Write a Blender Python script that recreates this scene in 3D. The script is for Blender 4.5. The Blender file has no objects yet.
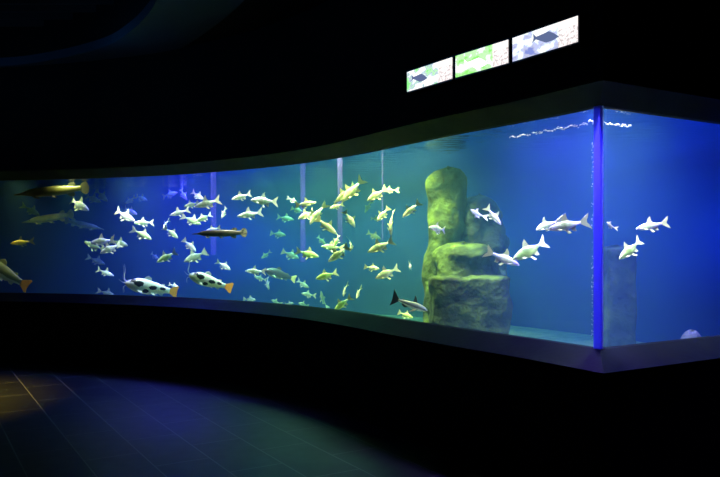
import bpy, bmesh, math, random
from mathutils import Vector, Matrix, noise

random.seed(7)
sc = bpy.context.scene
C = bpy.context.collection
F = 743.0; CX = 360.0; HY = 244.3; EYE = 1.6

# ------------------------------------------------------------------ camera
cd = bpy.data.cameras.new('camera'); cam = bpy.data.objects.new('camera', cd); C.objects.link(cam)
cd.sensor_width = 36.0; cd.lens = 36.0 * F / 720.0
cd.shift_y = (HY - 238.5) / 720.0
cd.clip_start = 0.05
cam.location = (0, 0, EYE); cam.rotation_euler = (math.pi / 2, 0, 0)
sc.camera = cam
# ------------------------------------------------------------------ view and world
sc.view_settings.view_transform = 'Standard'; sc.view_settings.look = 'None'
sc.view_settings.gamma = 1.0; sc.view_settings.use_curve_mapping = False
sc.view_settings.exposure = 0.0
w = bpy.data.worlds.new('World'); sc.world = w; w.use_nodes = True
w.node_tree.nodes['Background'].inputs[0].default_value = (0.3, 0.5, 0.7, 1)
w.node_tree.nodes['Background'].inputs[1].default_value = 0.0006
sc.cycles.transparent_max_bounces = 32
sc.cycles.volume_bounces = 1
sc.cycles.max_bounces = 8

# ------------------------------------------------------------------ plan of the tank
# front pane: measured points (photo column, distance) turned into plan coordinates
_pts = [(-290, 10.30), (-200, 10.36), (-80, 10.38), (0, 10.27), (80, 9.98), (155, 9.55), (200, 9.17), (240, 8.77), (280, 8.32),
        (320, 7.80), (360, 7.20), (400, 6.60), (440, 6.10), (480, 5.69), (540, 5.19), (600, 4.735)]
GP = [Vector(((px - CX) / F * Y, Y)) for px, Y in _pts]
def catmull(P, n=6):
    out = []
    for i in range(len(P) - 1):
        p0 = P[i - 1] if i else P[0] * 2 - P[1]
        p1, p2 = P[i], P[i + 1]
        p3 = P[i + 2] if i + 2 < len(P) else P[i + 1] * 2 - P[i]
        for k in range(n):
            t = k / n
            out.append(0.5 * ((2 * p1) + (p2 - p0) * t + (2 * p0 - 5 * p1 + 4 * p2 - p3) * t * t + (3 * p1 - p0 - 3 * p2 + p3) * t ** 3))
    out.append(P[-1].copy())
    return out
FRONT = catmull(GP, 6)
CORNER = FRONT[-1].copy()
TD = 3.2                                             # depth of the tank
TAN = (FRONT[-1] - FRONT[-8]).normalized()
NRM = Vector((-TAN.y, TAN.x))                        # points into the tank (right and away)
REND = CORNER + NRM * TD
def offset(path, d):
    out = []
    for i, p in enumerate(path):
        a = (p - path[i - 1]).normalized() if i else (path[1] - p).normalized()
        b = (path[i + 1] - p).normalized() if i + 1 < len(path) else a
        na = Vector((-a.y, a.x)); nb = Vector((-b.y, b.x))
        m = (na + nb).normalized()
        out.append(p + m * (d / max(0.3, m.dot(nb))))
    return out
FULL = FRONT + [CORNER + NRM * (TD * .5), REND, REND + NRM * 2.6]
def glassY(px):
    """distance of the front or side pane seen at photo column px"""
    k = (px - CX) / F
    path = FRONT + [REND, REND + NRM]
    for i in range(len(path) - 1):
        a, b = path[i], path[i + 1]
        fa, fb = a.x - k * a.y, b.x - k * b.y
        if fa <= 0 <= fb or (fa * fb <= 0):
            t = fa / (fa - fb) if fa != fb else 0
            return a.y + (b.y - a.y) * t
    return 10.0
def at(px, py, Y): return Vector(((px - CX) / F * Y, Y, EYE - (py - HY) / F * Y))

# ------------------------------------------------------------------ lights over the tank
def area(name, loc, size, col, watt, rot=(0, 0, 0), spread=130, sy=None):
    l = bpy.data.lights.new(name, 'AREA'); l.energy = watt; l.color = col; l.size = size
    if sy: l.shape = 'RECTANGLE'; l.size_y = sy
    l.spread = math.radians(spread)
    o = bpy.data.objects.new(name, l); C.objects.link(o); o.location = loc; o.rotation_euler = rot
    return o
def tank_pos(px, off, z):
    Y = glassY(px); k = (px - CX) / F
    p = min(FRONT, key=lambda q: abs(q.x - k * q.y) if q.y > 0 else 9)
    i = FRONT.index(p); a = (FRONT[min(i + 1, len(FRONT) - 1)] - FRONT[max(i - 1, 0)]).normalized()
    q = p + Vector((-a.y, a.x)) * off
    return Vector((q.x, q.y, z))
# broad coloured lamps hanging over the water: column, offset behind the pane, colour, watts, size
LAMPS = [
    (60, 1.8, (0.02, 0.20, 1.0), 8, .6),
    (90, 1.5, (0.03, 0.10, 1.0), 190, .6),
    (125, 1.5, (0.08, 0.03, 1.0), 560, .6),
    (150, 0.8, (0.15, 0.06, 1.0), 90, .4),
    (208, 1.5, (0.30, 1.0, 0.60), 230, .6),
    (245, 1.9, (0.30, 1.0, 0.60), 250, .6),
    (320, 1.9, (0.25, .85, 0.95), 120, .6),
    (385, 2.0, (0.10, 0.42, 1.0), 120, .6),
    (460, 1.9, (0.08, 0.35, 1.0), 110, .6),
    (488, .9, (0.18, 0.05, 1.0), 430, .4),
    (520, 1.9, (0.08, 0.05, 1.0), 330, .5),
    (600, 2.8, (0.02, 0.02, 1.0), 480, .5),
]
for px, off, col, wt, sz in LAMPS:
    area('tank_light', tank_pos(px, off, 3.2 if off > 1.3 else 2.97), sz, col, wt * .66, spread=95 if px >= 480 else 120)
# row of white and yellow-white lamps close behind the panes, tilted into the tank
ROW = [(5, (1.0, 0.85, 0.15), 32), (60, (.75, .95, .45), 40), (100, (.9, 1.0, .85), 60), (135, (.9, 1.0, .85), 50), (170, (.9, 1.0, .85), 52), (205, (.95, 1.0, .80), 62), (240, (.85, 1.0, .9), 80), (275, (.85, 1.0, .65), 90),
       (303, (.88, 1.0, .32), 155), (330, (.88, 1.0, .30), 172), (357, (.88, 1.0, .30), 172), (385, (.88, 1.0, .32), 165), (412, (.88, 1.0, .34), 85), (440, (.85, 1.0, .5), 28), (475, (.95, .95, .9), 52), (510, (.95, .95, .95), 55), (545, (.95, .93, .95), 55), (580, (.95, .92, .95), 46)]
for px, col, wt in ROW:
    p = tank_pos(px, .20, 2.93); q = tank_pos(px, .88, 1.2)
    o = area('tank_light', p, .22, col, wt * .58, spread=56); o.rotation_euler = (q - p).to_track_quat('-Z', 'Y').to_euler()
p = Vector((*(CORNER + NRM * .9 - TAN * .22), 2.93)); q = Vector((*(CORNER + NRM * .8 - TAN * .95), 1.2))
o = area('tank_light', p, .25, (.95, 1.0, .6), 48, spread=76); o.rotation_euler = (q - p).to_track_quat('-Z', 'Y').to_euler()
p = Vector((*(CORNER + NRM * .22 - TAN * .10), 2.90)); q = Vector((*(CORNER + NRM * .04), 1.6))
o = area('joint_fill', p, .10, (.85, .95, 1.0), 14, spread=36); o.rotation_euler = (q - p).to_track_quat('-Z', 'Y').to_euler()  # unseen white lamp added to brighten the joint edge
# unseen violet lamp added to make the acrylic corner joint glow
p = Vector((*(CORNER + NRM * .10 - TAN * .28), 2.80)); q = Vector((*CORNER, 1.7))
o = area('joint_fill', p, .12, (.22, .16, 1.0), 60, spread=40); o.rotation_euler = (q - p).to_track_quat('-Z', 'Y').to_euler()
# unseen warm spot added for the floor glow at far left
l = bpy.data.lights.new('warm_glow_fill', 'SPOT'); l.energy = 2600; l.color = (1.0, 0.74, 0.02); l.spot_size = math.radians(52); l.spot_blend = 1.0; l.shadow_soft_size = .1
o = bpy.data.objects.new('warm_glow_fill', l); C.objects.link(o); o.location = (-4.75, 7.5, 3.8)
# faint blue cove light on the ceiling ring
for cx, cy in ((-5.0, 8.9), (-3.2, 8.2), (-1.9, 6.2)):
    l = bpy.data.lights.new('cove_light', 'POINT'); l.energy = 5; l.color = (0.04, 0.35, 1.0); l.shadow_soft_size = .1
    o = bpy.data.objects.new('cove_light', l); C.objects.link(o); o.location = (cx, cy, 3.62)

# ------------------------------------------------------------------ materials
def mat(name, col=(.5, .5, .5), rough=.5, metal=0.0, spec=.5, emit=None, estr=0):
    m = bpy.data.materials.new(name); m.use_nodes = True
    b = m.node_tree.nodes['Principled BSDF']
    b.inputs['Base Color'].default_value = (*col, 1); b.inputs['Roughness'].default_value = rough
    b.inputs['Metallic'].default_value = metal; b.inputs['Specular IOR Level'].default_value = spec
    if emit: b.inputs['Emission Color'].default_value = (*emit, 1); b.inputs['Emission Strength'].default_value = estr
    return m
def N(m, t, **kw):
    n = m.node_tree.nodes.new(t)
    for k, v in kw.items(): setattr(n, k, v)
    return n
def L(m, a, b): m.node_tree.links.new(a, b)
def bsdf(m): return m.node_tree.nodes['Principled BSDF']
def noisy(m, cols, scale=4, detail=6, bump=0.0, bscale=None, dist=.02, coord='Object', stops=None):
    tc = N(m, 'ShaderNodeTexCoord'); nt = N(m, 'ShaderNodeTexNoise'); nt.inputs['Scale'].default_value = scale; nt.inputs['Detail'].default_value = detail
    cr = N(m, 'ShaderNodeValToRGB'); e = cr.color_ramp.elements
    stops = stops or [0.35 + .3 * i / (len(cols) - 1) for i in range(len(cols))]
    e[0].position = stops[0]; e[0].color = (*cols[0], 1); e[1].position = stops[-1]; e[1].color = (*cols[-1], 1)
    for i in range(1, len(cols) - 1):
        x = e.new(stops[i]); x.color = (*cols[i], 1)
    L(m, tc.outputs[coord], nt.inputs['Vector']); L(m, nt.outputs['Fac'], cr.inputs[0]); L(m, cr.outputs[0], bsdf(m).inputs['Base Color'])
    if bump:
        n2 = N(m, 'ShaderNodeTexNoise'); n2.inputs['Scale'].default_value = bscale or scale * 4; n2.inputs['Detail'].default_value = 8
        bp = N(m, 'ShaderNodeBump'); bp.inputs['Strength'].default_value = bump; bp.inputs['Distance'].default_value = dist
        L(m, tc.outputs[coord], n2.inputs['Vector']); L(m, n2.outputs['Fac'], bp.inputs['Height']); L(m, bp.outputs[0], bsdf(m).inputs['Normal'])
    return m

M = {}
M['wall'] = noisy(mat('black_wall_paint', rough=.8, spec=.1), [(.003, .0035, .003), (.006, .0065, .005)], scale=2, bump=.1)
M['ceiling'] = noisy(mat('black_ceiling_paint', rough=.9, spec=.1), [(.004, .005, .004), (.007, .008, .006)], scale=1.5)
M['slat'] = mat('dark_slat', (.02, .018, .016), .5)
M['ring'] = noisy(mat('blue_ring_paint', rough=.7, spec=.2), [(.02, .04, .055), (.03, .05, .07)], scale=1)
M['trim'] = noisy(mat('dark_trim', rough=.6, spec=.06), [(.012, .018, .003), (.018, .026, .005)], scale=5, bump=.05)
M['sill'] = noisy(mat('slate_sill', rough=.6, spec=.04), [(.0025, .004, .002), (.0045, .0065, .003)], scale=6, bump=.1)
M['back'] = noisy(mat('blue_backdrop', rough=.9, spec=.05), [(.005, .035, .22), (.008, .055, .30)], scale=.8)
M['sand'] = noisy(mat('pale_sand', rough=.9, spec=.1), [(.10, .11, .05), (.17, .18, .09)], scale=9, bump=.4, bscale=60)
M['black'] = mat('black_plastic', (.01, .01, .012), .4)

# floor tiles: dark polished squares laid on the diagonal
m = mat('dark_floor_tile', (.02, .02, .022), .22, spec=.42); M['floor'] = m
tc = N(m, 'ShaderNodeTexCoord'); mp = N(m, 'ShaderNodeMapping'); mp.inputs['Location'].default_value = (0.02, 0.13, 0)
mp.inputs['Rotation'].default_value = (0, 0, math.radians(58.8))
br = N(m, 'ShaderNodeTexBrick'); br.offset = .5; br.squash = 1
br.inputs['Color1'].default_value = (.007, .007, .005, 1); br.inputs['Color2'].default_value = (.011, .010, .007, 1); br.inputs['Mortar'].default_value = (.13, .12, .09, 1)
br.inputs['Scale'].default_value = 1; br.inputs['Mortar Size'].default_value = .005; br.inputs['Brick Width'].default_value = .82; br.inputs['Row Height'].default_value = .41
L(m, tc.outputs['Object'], mp.inputs[0]); L(m, mp.outputs[0], br.inputs['Vector']); L(m, br.outputs['Color'], bsdf(m).inputs['Base Color'])
nt = N(m, 'ShaderNodeTexNoise'); nt.inputs['Scale'].default_value = 7; L(m, tc.outputs['Object'], nt.inputs['Vector'])
mr = N(m, 'ShaderNodeMapRange'); mr.inputs['To Min'].default_value = .33; mr.inputs['To Max'].default_value = .42
L(m, nt.outputs['Fac'], mr.inputs[0]); L(m, mr.outputs[0], bsdf(m).inputs['Roughness'])
bp = N(m, 'ShaderNodeBump'); bp.inputs['Strength'].default_value = .5; bp.inputs['Distance'].default_value = .003; bp.invert = True
L(m, br.outputs['Fac'], bp.inputs['Height']); L(m, bp.outputs[0], bsdf(m).inputs['Normal'])

def glassmat(name, tint, gl=.04, rough=.02):
    m = bpy.data.materials.new(name); m.use_nodes = True; nt = m.node_tree; nt.nodes.clear()
    out = N(m, 'ShaderNodeOutputMaterial'); tr = N(m, 'ShaderNodeBsdfTransparent'); tr.inputs[0].default_value = (*tint, 1)
    g = N(m, 'ShaderNodeBsdfGlossy'); g.inputs['Roughness'].default_value = rough
    mx = N(m, 'ShaderNodeMixShader'); mx.inputs[0].default_value = .02; L(m, tr.outputs[0], mx.inputs[1]); L(m, g.outputs[0], mx.inputs[2]); L(m, mx.outputs[0], out.inputs[0])
    return m
M['glass'] = glassmat('clear_acrylic', (.985, .99, .99))
# acrylic joint at the corner
m = bpy.data.materials.new('frosted_acrylic_joint'); m.use_nodes = True; m.node_tree.nodes.clear(); M['joint'] = m
out = N(m, 'ShaderNodeOutputMaterial'); tl = N(m, 'ShaderNodeBsdfTranslucent'); tl.inputs[0].default_value = (.30, .28, 1, 1)
df = N(m, 'ShaderNodeBsdfDiffuse'); df.inputs[0].default_value = (.30, .28, 1, 1); tr = N(m, 'ShaderNodeBsdfTransparent'); tr.inputs[0].default_value = (.5, .5, 1, 1)
a1 = N(m, 'ShaderNodeMixShader'); a2 = N(m, 'ShaderNodeMixShader'); a2.inputs[0].default_value = .5
L(m, tl.outputs[0], a1.inputs[1]); L(m, df.outputs[0], a1.inputs[2]); L(m, tr.outputs[0], a2.inputs[1]); L(m, a1.outputs[0], a2.inputs[2]); L(m, a2.outputs[0], out.inputs[0])
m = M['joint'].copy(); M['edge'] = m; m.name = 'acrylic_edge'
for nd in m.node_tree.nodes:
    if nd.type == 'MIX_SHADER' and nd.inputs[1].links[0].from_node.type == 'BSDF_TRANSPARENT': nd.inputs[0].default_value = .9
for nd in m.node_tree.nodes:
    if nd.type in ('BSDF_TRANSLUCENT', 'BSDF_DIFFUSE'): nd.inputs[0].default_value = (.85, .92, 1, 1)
m = M['joint'].copy(); m.name = 'violet_streak'; M['streak'] = m  # see-through violet tint standing in for light streaks
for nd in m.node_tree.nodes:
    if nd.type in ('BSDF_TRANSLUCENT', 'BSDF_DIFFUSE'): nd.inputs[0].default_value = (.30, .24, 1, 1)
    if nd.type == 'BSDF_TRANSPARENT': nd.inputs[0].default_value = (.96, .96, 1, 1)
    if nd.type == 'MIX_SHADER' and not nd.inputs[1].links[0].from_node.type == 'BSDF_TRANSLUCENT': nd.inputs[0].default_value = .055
# water body
m = bpy.data.materials.new('blue_water'); m.use_nodes = True; m.node_tree.nodes.clear(); M['water'] = m
out = N(m, 'ShaderNodeOutputMaterial'); tr = N(m, 'ShaderNodeBsdfTransparent'); L(m, tr.outputs[0], out.inputs['Surface'])
vs = N(m, 'ShaderNodeVolumeScatter'); vs.inputs['Color'].default_value = (.20, .60, 1, 1); vs.inputs['Density'].default_value = .046; vs.inputs['Anisotropy'].default_value = .25
va = N(m, 'ShaderNodeVolumeAbsorption'); va.inputs['Color'].default_value = (.25, .75, .85, 1); va.inputs['Density'].default_value = .16
ad = N(m, 'ShaderNodeAddShader'); L(m, vs.outputs[0], ad.inputs[0]); L(m, va.outputs[0], ad.inputs[1]); L(m, ad.outputs[0], out.inputs['Volume'])
# rippled underside of the surface
m = bpy.data.materials.new('water_surface'); m.use_nodes = True; m.node_tree.nodes.clear(); M['surface'] = m
out = N(m, 'ShaderNodeOutputMaterial'); tr = N(m, 'ShaderNodeBsdfTransparent'); g = N(m, 'ShaderNodeBsdfGlossy'); g.inputs['Roughness'].default_value = .03; g.inputs[0].default_value = (.85, .92, 1, 1)
mx = N(m, 'ShaderNodeMixShader'); mx.inputs[0].default_value = .72
tc = N(m, 'ShaderNodeTexCoord'); n1 = N(m, 'ShaderNodeTexNoise'); n1.inputs['Scale'].default_value = 5; n1.inputs['Detail'].default_value = 3
mp = N(m, 'ShaderNodeMapping'); mp.inputs['Scale'].default_value = (1, 1.6, 1)
bp = N(m, 'ShaderNodeBump'); bp.inputs['Strength'].default_value = .55; bp.inputs['Distance'].default_value = .03
L(m, tc.outputs['Object'], mp.inputs[0]); L(m, mp.outputs[0], n1.inputs[0]); L(m, n1.outputs[0], bp.inputs['Height']); L(m, bp.outputs[0], g.inputs['Normal'])
L(m, tr.outputs[0], mx.inputs[1]); L(m, g.outputs[0], mx.inputs[2]); L(m, mx.outputs[0], out.inputs[0])

# fish skins
M['silver'] = noisy(mat('silver_fish_skin', rough=.4, spec=.5), [(.38, .46, .32), (.62, .70, .54), (.80, .84, .72)], scale=4, stops=[.38, .48, .6])
for _k in ('silver',):
    _b = bsdf(M[_k]); _b.inputs['Subsurface Weight'].default_value = .8; _b.inputs['Subsurface Radius'].default_value = (1, 1, 1); _b.inputs['Subsurface Scale'].default_value = .06
M['green'] = noisy(mat('greenish_fish_skin', rough=.4, spec=.5), [(.26, .40, .16), (.42, .60, .26), (.55, .72, .36)], scale=4, stops=[.38, .48, .6])
_b = bsdf(M['green']); _b.inputs['Subsurface Weight'].default_value = .7; _b.inputs['Subsurface Radius'].default_value = (1, 1, 1); _b.inputs['Subsurface Scale'].default_value = .06
M['fin'] = mat('pale_fin', (.62, .66, .50), .5)
M['olive'] = noisy(mat('olive_dimmed_fish_skin', rough=.4), [(.14, .20, .10), (.30, .38, .20)], scale=5)  # also worn by distant silver fish, with dimness put into the colour
M['olivefin'] = mat('olive_dimmed_fin', (.28, .34, .18), .5)
M['eye'] = mat('fish_eye', (.01, .01, .01), .1)
M['gold'] = noisy(mat('golden_gar_skin', rough=.35), [(.07, .055, .010), (.20, .155, .03)], scale=5)
M['goldfin'] = mat('dark_gold_fin', (.05, .04, .012), .5)
M['brown'] = noisy(mat('brown_gar_skin', rough=.35), [(.07, .055, .03), (.17, .14, .07)], scale=5)
M['brownfin'] = noisy(mat('spotted_brown_fin', rough=.5), [(.03, .02, .01), (.40, .34, .14)], scale=30)
M['orange'] = mat('orange_fin', (.95, .42, .03), .45)
M['yellow'] = mat('yellow_skin', (.95, .80, .10), .45)
M['blackfin'] = mat('black_fin', (.012, .014, .018), .45)
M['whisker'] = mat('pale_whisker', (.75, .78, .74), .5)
def two_tone(name, top, bottom, z0, z1, patch=None):
    m = mat(name, rough=.35); tc = N(m, 'ShaderNodeTexCoord'); sp = N(m, 'ShaderNodeSeparateXYZ'); L(m, tc.outputs['Object'], sp.inputs[0])
    nz = N(m, 'ShaderNodeTexNoise'); nz.inputs['Scale'].default_value = 6; L(m, tc.outputs['Object'], nz.inputs['Vector'])
    ad = N(m, 'ShaderNodeMath', operation='MULTIPLY_ADD'); L(m, nz.outputs['Fac'], ad.inputs[0]); ad.inputs[1].default_value = .06; L(m, sp.outputs[2], ad.inputs[2])
    cr = N(m, 'ShaderNodeValToRGB'); e = cr.color_ramp.elements
    mr = N(m, 'ShaderNodeMapRange'); mr.inputs[1].default_value = z0; mr.inputs[2].default_value = z1; L(m, ad.outputs[0], mr.inputs[0]); L(m, mr.outputs[0], cr.inputs[0])
    e[0].position = .4; e[0].color = (*bottom, 1); e[1].position = .6; e[1].color = (*top, 1)
    col = cr.outputs[0]
    for (px, pz, rx, rz) in (patch or ()):
        sb = N(m, 'ShaderNodeMapping'); sb.vector_type = 'POINT'
        sb.inputs['Scale'].default_value = (1 / rx, 0, 1 / rz); sb.inputs['Location'].default_value = (-px / rx, 0, -pz / rz); L(m, tc.outputs['Object'], sb.inputs[0])
        ln = N(m, 'ShaderNodeVectorMath', operation='LENGTH'); L(m, sb.outputs[0], ln.inputs[0])
        n2 = N(m, 'ShaderNodeTexNoise'); n2.inputs['Scale'].default_value = 12; L(m, tc.outputs['Object'], n2.inputs['Vector'])
        sm = N(m, 'ShaderNodeMath', operation='ADD'); L(m, ln.outputs['Value'], sm.inputs[0]); L(m, n2.outputs['Fac'], sm.inputs[1])
        lt = N(m, 'ShaderNodeMath', operation='LESS_THAN'); L(m, sm.outputs[0], lt.inputs[0]); lt.inputs[1].default_value = 1.5
        mx = N(m, 'ShaderNodeMix', data_type='RGBA'); L(m, lt.outputs[0], mx.inputs[0]); L(m, col, mx.inputs[6]); mx.inputs[7].default_value = (.012, .016, .018, 1)
        col = mx.outputs[2]
    L(m, col, bsdf(m).inputs['Base Color']); return m
M['redtail'] = two_tone('redtail_catfish_skin', (.86, .86, .72), (.92, .88, .62), 0, .05, ((.24, .04, .085, .055), (-.02, .01, .08, .04), (.10, -.08, .06, .035), (-.20, .02, .06, .03), (.36, .085, .05, .03)))
M['darktail'] = two_tone('dark_catfish_skin', (.05, .045, .03), (.20, .20, .09), -.08, -.03)
M['olivecat'] = two_tone('olive_catfish_skin', (.22, .27, .06), (.80, .82, .38), -.02, .03)
M['shark'] = two_tone('grey_shark_catfish_skin', (.09, .11, .14), (.80, .84, .82), -.02, .035)

for _k in ('redtail', 'shark', 'olivecat', 'yellow'):
    _b = bsdf(M[_k]); _b.inputs['Subsurface Weight'].default_value = .5; _b.inputs['Subsurface Radius'].default_value = (1, 1, 1); _b.inputs['Subsurface Scale'].default_value = .05
# ------------------------------------------------------------------ object helpers
def obj(name, bm, m, parent=None, smooth=False):
    me = bpy.data.meshes.new(name)
    bmesh.ops.recalc_face_normals(bm, faces=bm.faces[:])
    bm.to_mesh(me); bm.free(); me.materials.append(m)
    if smooth:
        for p in me.polygons: p.use_smooth = True
    o = bpy.data.objects.new(name, me); C.objects.link(o)
    if parent: o.parent = parent
    return o
def thing(name, label, cat, loc=(0, 0, 0), group=None):
    o = bpy.data.objects.new(name, None); C.objects.link(o); o.location = loc; o.empty_display_size = .1
    return tag(o, label, cat, group)
def tag(o, label, cat, group=None, kind=None):
    o['label'] = label; o['category'] = cat
    if group: o['group'] = group
    if kind: o['kind'] = kind
    return o
def struct(o, label=None):
    o['kind'] = 'structure'
    if label: o['label'] = label
    return o
def box_bm(x0, x1, y0, y1, z0, z1, bm=None):
    bm = bm or bmesh.new()
    v = [bm.verts.new((x, y, z)) for x in (x0, x1) for y in (y0, y1) for z in (z0, z1)]
    for f in ((0, 1, 3, 2), (4, 6, 7, 5), (0, 4, 5, 1), (2, 3, 7, 6), (0, 2, 6, 4), (1, 5, 7, 3)): bm.faces.new([v[i] for i in f])
    return bm
def sweep(path, prof, bm=None):
    """closed profile [(offset into the tank, z)] swept along a plan path, mitred"""
    bm = bm or bmesh.new(); rings = []
    offs = [offset(path, d) for d, z in prof]
    for i in range(len(path)):
        rings.append([bm.verts.new((offs[j][i].x, offs[j][i].y, prof[j][1])) for j in range(len(prof))])
    n = len(prof)
    for i in range(len(path) - 1):
        for j in range(n): bm.faces.new((rings[i][j], rings[i][(j + 1) % n], rings[i + 1][(j + 1) % n], rings[i + 1][j]))
    bm.faces.new(rings[0]); bm.faces.new(rings[-1][::-1])
    return bm
def prism(poly, z0, z1):
    bm = bmesh.new(); a = [bm.verts.new((p.x, p.y, z0)) for p in poly]; b = [bm.verts.new((p.x, p.y, z1)) for p in poly]
    n = len(poly)
    for i in range(n): bm.faces.new((a[i], a[(i + 1) % n], b[(i + 1) % n], b[i]))
    bm.faces.new(a[::-1]); bm.faces.new(b)
    bmesh.ops.triangulate(bm, faces=[f for f in bm.faces if len(f.verts) > 4])
    return bm

# ------------------------------------------------------------------ room shell
Z0, Z1, ZF, ZW, ZC = 0.93, 2.485, 0.52, 2.478, 4.0
struct(obj('floor', box_bm(-9.5, 7.5, -4.2, 15.5, -.12, 0), M['floor']))
struct(obj('wall_left', box_bm(-9.5, -9.3, -4.2, 15.5, 0, 5), M['wall']))
struct(obj('wall_right', box_bm(7.3, 7.5, -4.2, 15.5, 0, 5), M['wall']))
struct(obj('wall_back', box_bm(-9.3, 7.3, -4.2, -4.0, 0, 5), M['wall']))
struct(obj('wall_far', box_bm(-9.3, 7.3, 15.3, 15.5, 0, 5), M['wall']))
WP = [Vector((-9.3, FRONT[0].y - .3))] + FULL
struct(obj('wall_below_tank', sweep(FULL, [(-.22, 0), (-.22, .80), (.0, .80), (.0, 0)]), M['wall']))
struct(obj('wall_above_tank', sweep(FULL, [(-.20, 2.60), (-.20, 4.0), (-.02, 4.0), (-.02, 2.60)]), M['wall']))
e = FULL[-1]
struct(obj('wall_right_end', sweep([REND + NRM * .12, e], [(0.02, .80), (0.02, 2.6), (.16, 2.6), (.16, .80)]), M['wall']))
s = FULL[0]
struct(obj('wall_left_end', box_bm(-9.3, s.x + .02, s.y - .2, s.y, 0, 4.0), M['wall']))

# ceiling: outer slab with a raised oval well, a blue ring around it and slats inside
OUT = [(-9.3, 10.0), (-7.5, 10.8), (-6.4, 11.0), (-5.28, 10.9), (-4.3, 10.72), (-3.45, 10.35), (-2.43, 9.37), (-1.75, 8.4), (-1.12, 7.25), (-.75, 6.2), (-.6, 5.0), (-.7, 3.4), (-1.3, 1.6), (-2.6, 0), (-4.6, -1.1), (-7, -1.5), (-9.3, -1.3)]
INN = [(-9.3, 8.9), (-7.3, 9.8), (-6.2, 10.0), (-4.82, 9.96), (-3.95, 9.6), (-3.10, 8.99), (-2.62, 8.4), (-2.25, 7.8), (-1.98, 7.2), (-1.8, 6.2), (-1.75, 5.0), (-1.85, 3.6), (-2.3, 2.0), (-3.4, .7), (-5, -.2), (-7, -.5), (-9.3, -.4)]
OUTc = catmull([Vector(p) for p in OUT], 4); INNc = catmull([Vector(p) for p in INN], 4)
def band(A, B, z0, z1):
    bm = bmesh.new(); n = len(A)
    V = [[bm.verts.new((p.x, p.y, z)) for p in P] for P in (A, B) for z in (z0, z1)]
    for i in range(n - 1):
        bm.faces.new((V[0][i], V[0][i + 1], V[2][i + 1], V[2][i])); bm.faces.new((V[1][i], V[1][i + 1], V[3][i + 1], V[3][i]))
        bm.faces.new((V[0][i], V[0][i + 1], V[1][i + 1], V[1][i])); bm.faces.new((V[2][i], V[2][i + 1], V[3][i + 1], V[3][i]))
    for i in (0, n - 1): bm.faces.new((V[0][i], V[1][i], V[3][i], V[2][i]))
    return bm
struct(obj('trim_1', band(OUTc, INNc, 3.99, 4.10), M['ring']), 'faint blue curved ring around the raised ceiling well')
FRAME = [Vector((-9.3, 15.3))] + [Vector((-9.3 + 16.6 * t, 15.3)) for t in [i / 27 for i in range(1, 27)]] + [Vector((7.3, 15.3 - 19.3 * i / 16)) for i in range(0, 17)] + [Vector((7.3 - 16.6 * i / 20, -4.0)) for i in range(1, 21)]
n = len(OUTc); FR = [FRAME[min(len(FRAME) - 1, int(i * (len(FRAME) - 1) / (n - 1)))] for i in range(n)]
struct(obj('ceiling', band(FR, OUTc, 4.0, 4.12), M['ceiling']))
struct(obj('ceiling_well', box_bm(-9.3, -.4, -1.8, 11.3, 4.75, 4.85), M['ceiling']))
struct(obj('trim_2', band([p for p in offset(INNc, .03)], INNc, 4.10, 4.75), M['ceiling']))
bm = bmesh.new()
for i in range(34):
    y = -0.2 + i * .30
    box_bm(-9.2, -2.9 if y > 8.2 or y < 1.2 else -2.1, y, y + .03, 4.45, 4.60, bm)
tag(obj('ceiling_slats', bm, M['slat']), 'dark slats hanging across the raised ceiling well at top left', 'ceiling slats', kind='stuff')

# ------------------------------------------------------------------ the aquarium
aq = thing('aquarium', 'huge curved aquarium with clear panes meeting at a right-hand corner', 'aquarium', (0, 0, 0))
G = sweep(offset(FRONT, 0)[:-1] + [CORNER - TAN * .05], [(0, Z0), (0, Z1), (.05, Z1), (.05, Z0)])
obj('curved_pane', G, M['glass'], aq)
R = sweep([CORNER + NRM * .068, REND], [(0, Z0), (0, Z1), (.05, Z1), (.05, Z0)])
obj('end_pane', R, M['glass'], aq)
jb = prism([CORNER - TAN * .052, CORNER, CORNER + NRM * .018, CORNER - TAN * .052 + NRM * .052], Z0, Z1)
j = obj('corner_joint', jb, M['joint'], aq); j['label'] = 'glowing blue acrylic corner joint'
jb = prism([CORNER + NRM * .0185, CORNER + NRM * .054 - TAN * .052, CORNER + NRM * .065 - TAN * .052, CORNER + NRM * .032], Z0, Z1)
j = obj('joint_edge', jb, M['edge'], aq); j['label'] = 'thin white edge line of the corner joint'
obj('sill', sweep(FULL[:-1], [(-.22, .80), (-.22, .83), (0, Z0), (.06, Z0), (.06, .80)]), M['sill'], aq)
obj('top_trim', sweep(FULL[:-1], [(-.20, 2.60), (-.20, 2.585), (0, Z1), (.06, Z1), (.06, 2.60)]), M['trim'], aq)
INNER = offset(FRONT, .055); INNER[-1] = CORNER - TAN * .055 + NRM * .055
BACK = offset(FRONT, TD); BACK[-1] = BACK[-1] - TAN * .055
obj('backdrop', sweep(offset(FRONT, TD), [(0, .3), (0, 3.4), (.1, 3.4), (.1, .3)]), M['back'], aq, True)
poly = INNER + BACK[::-1]
obj('sandy_bottom', prism(poly, .45, ZF), M['sand'], aq)
obj('front_lining', sweep(FRONT + [REND], [(.056, .45), (.056, .925), (.02, .925), (.02, .45)]), M['sand'], aq)
def shrink(P, d): return P
wp = offset(FRONT, .062); wp[-1] = CORNER - TAN * .062 + NRM * .062
wb = offset(FRONT, TD - .02); wb[-1] = wb[-1] - TAN * .062
wo = obj('tank_water', prism(wp + wb[::-1], ZF + .004, ZW), M['water'])
tag(wo, 'clear blue water filling the curved aquarium', 'water', kind='stuff')
bm = bmesh.new(); a = [bm.verts.new((p.x, p.y, ZW + .004)) for p in wp]; b = [bm.verts.new((p.x, p.y, ZW + .004)) for p in wb]
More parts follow.
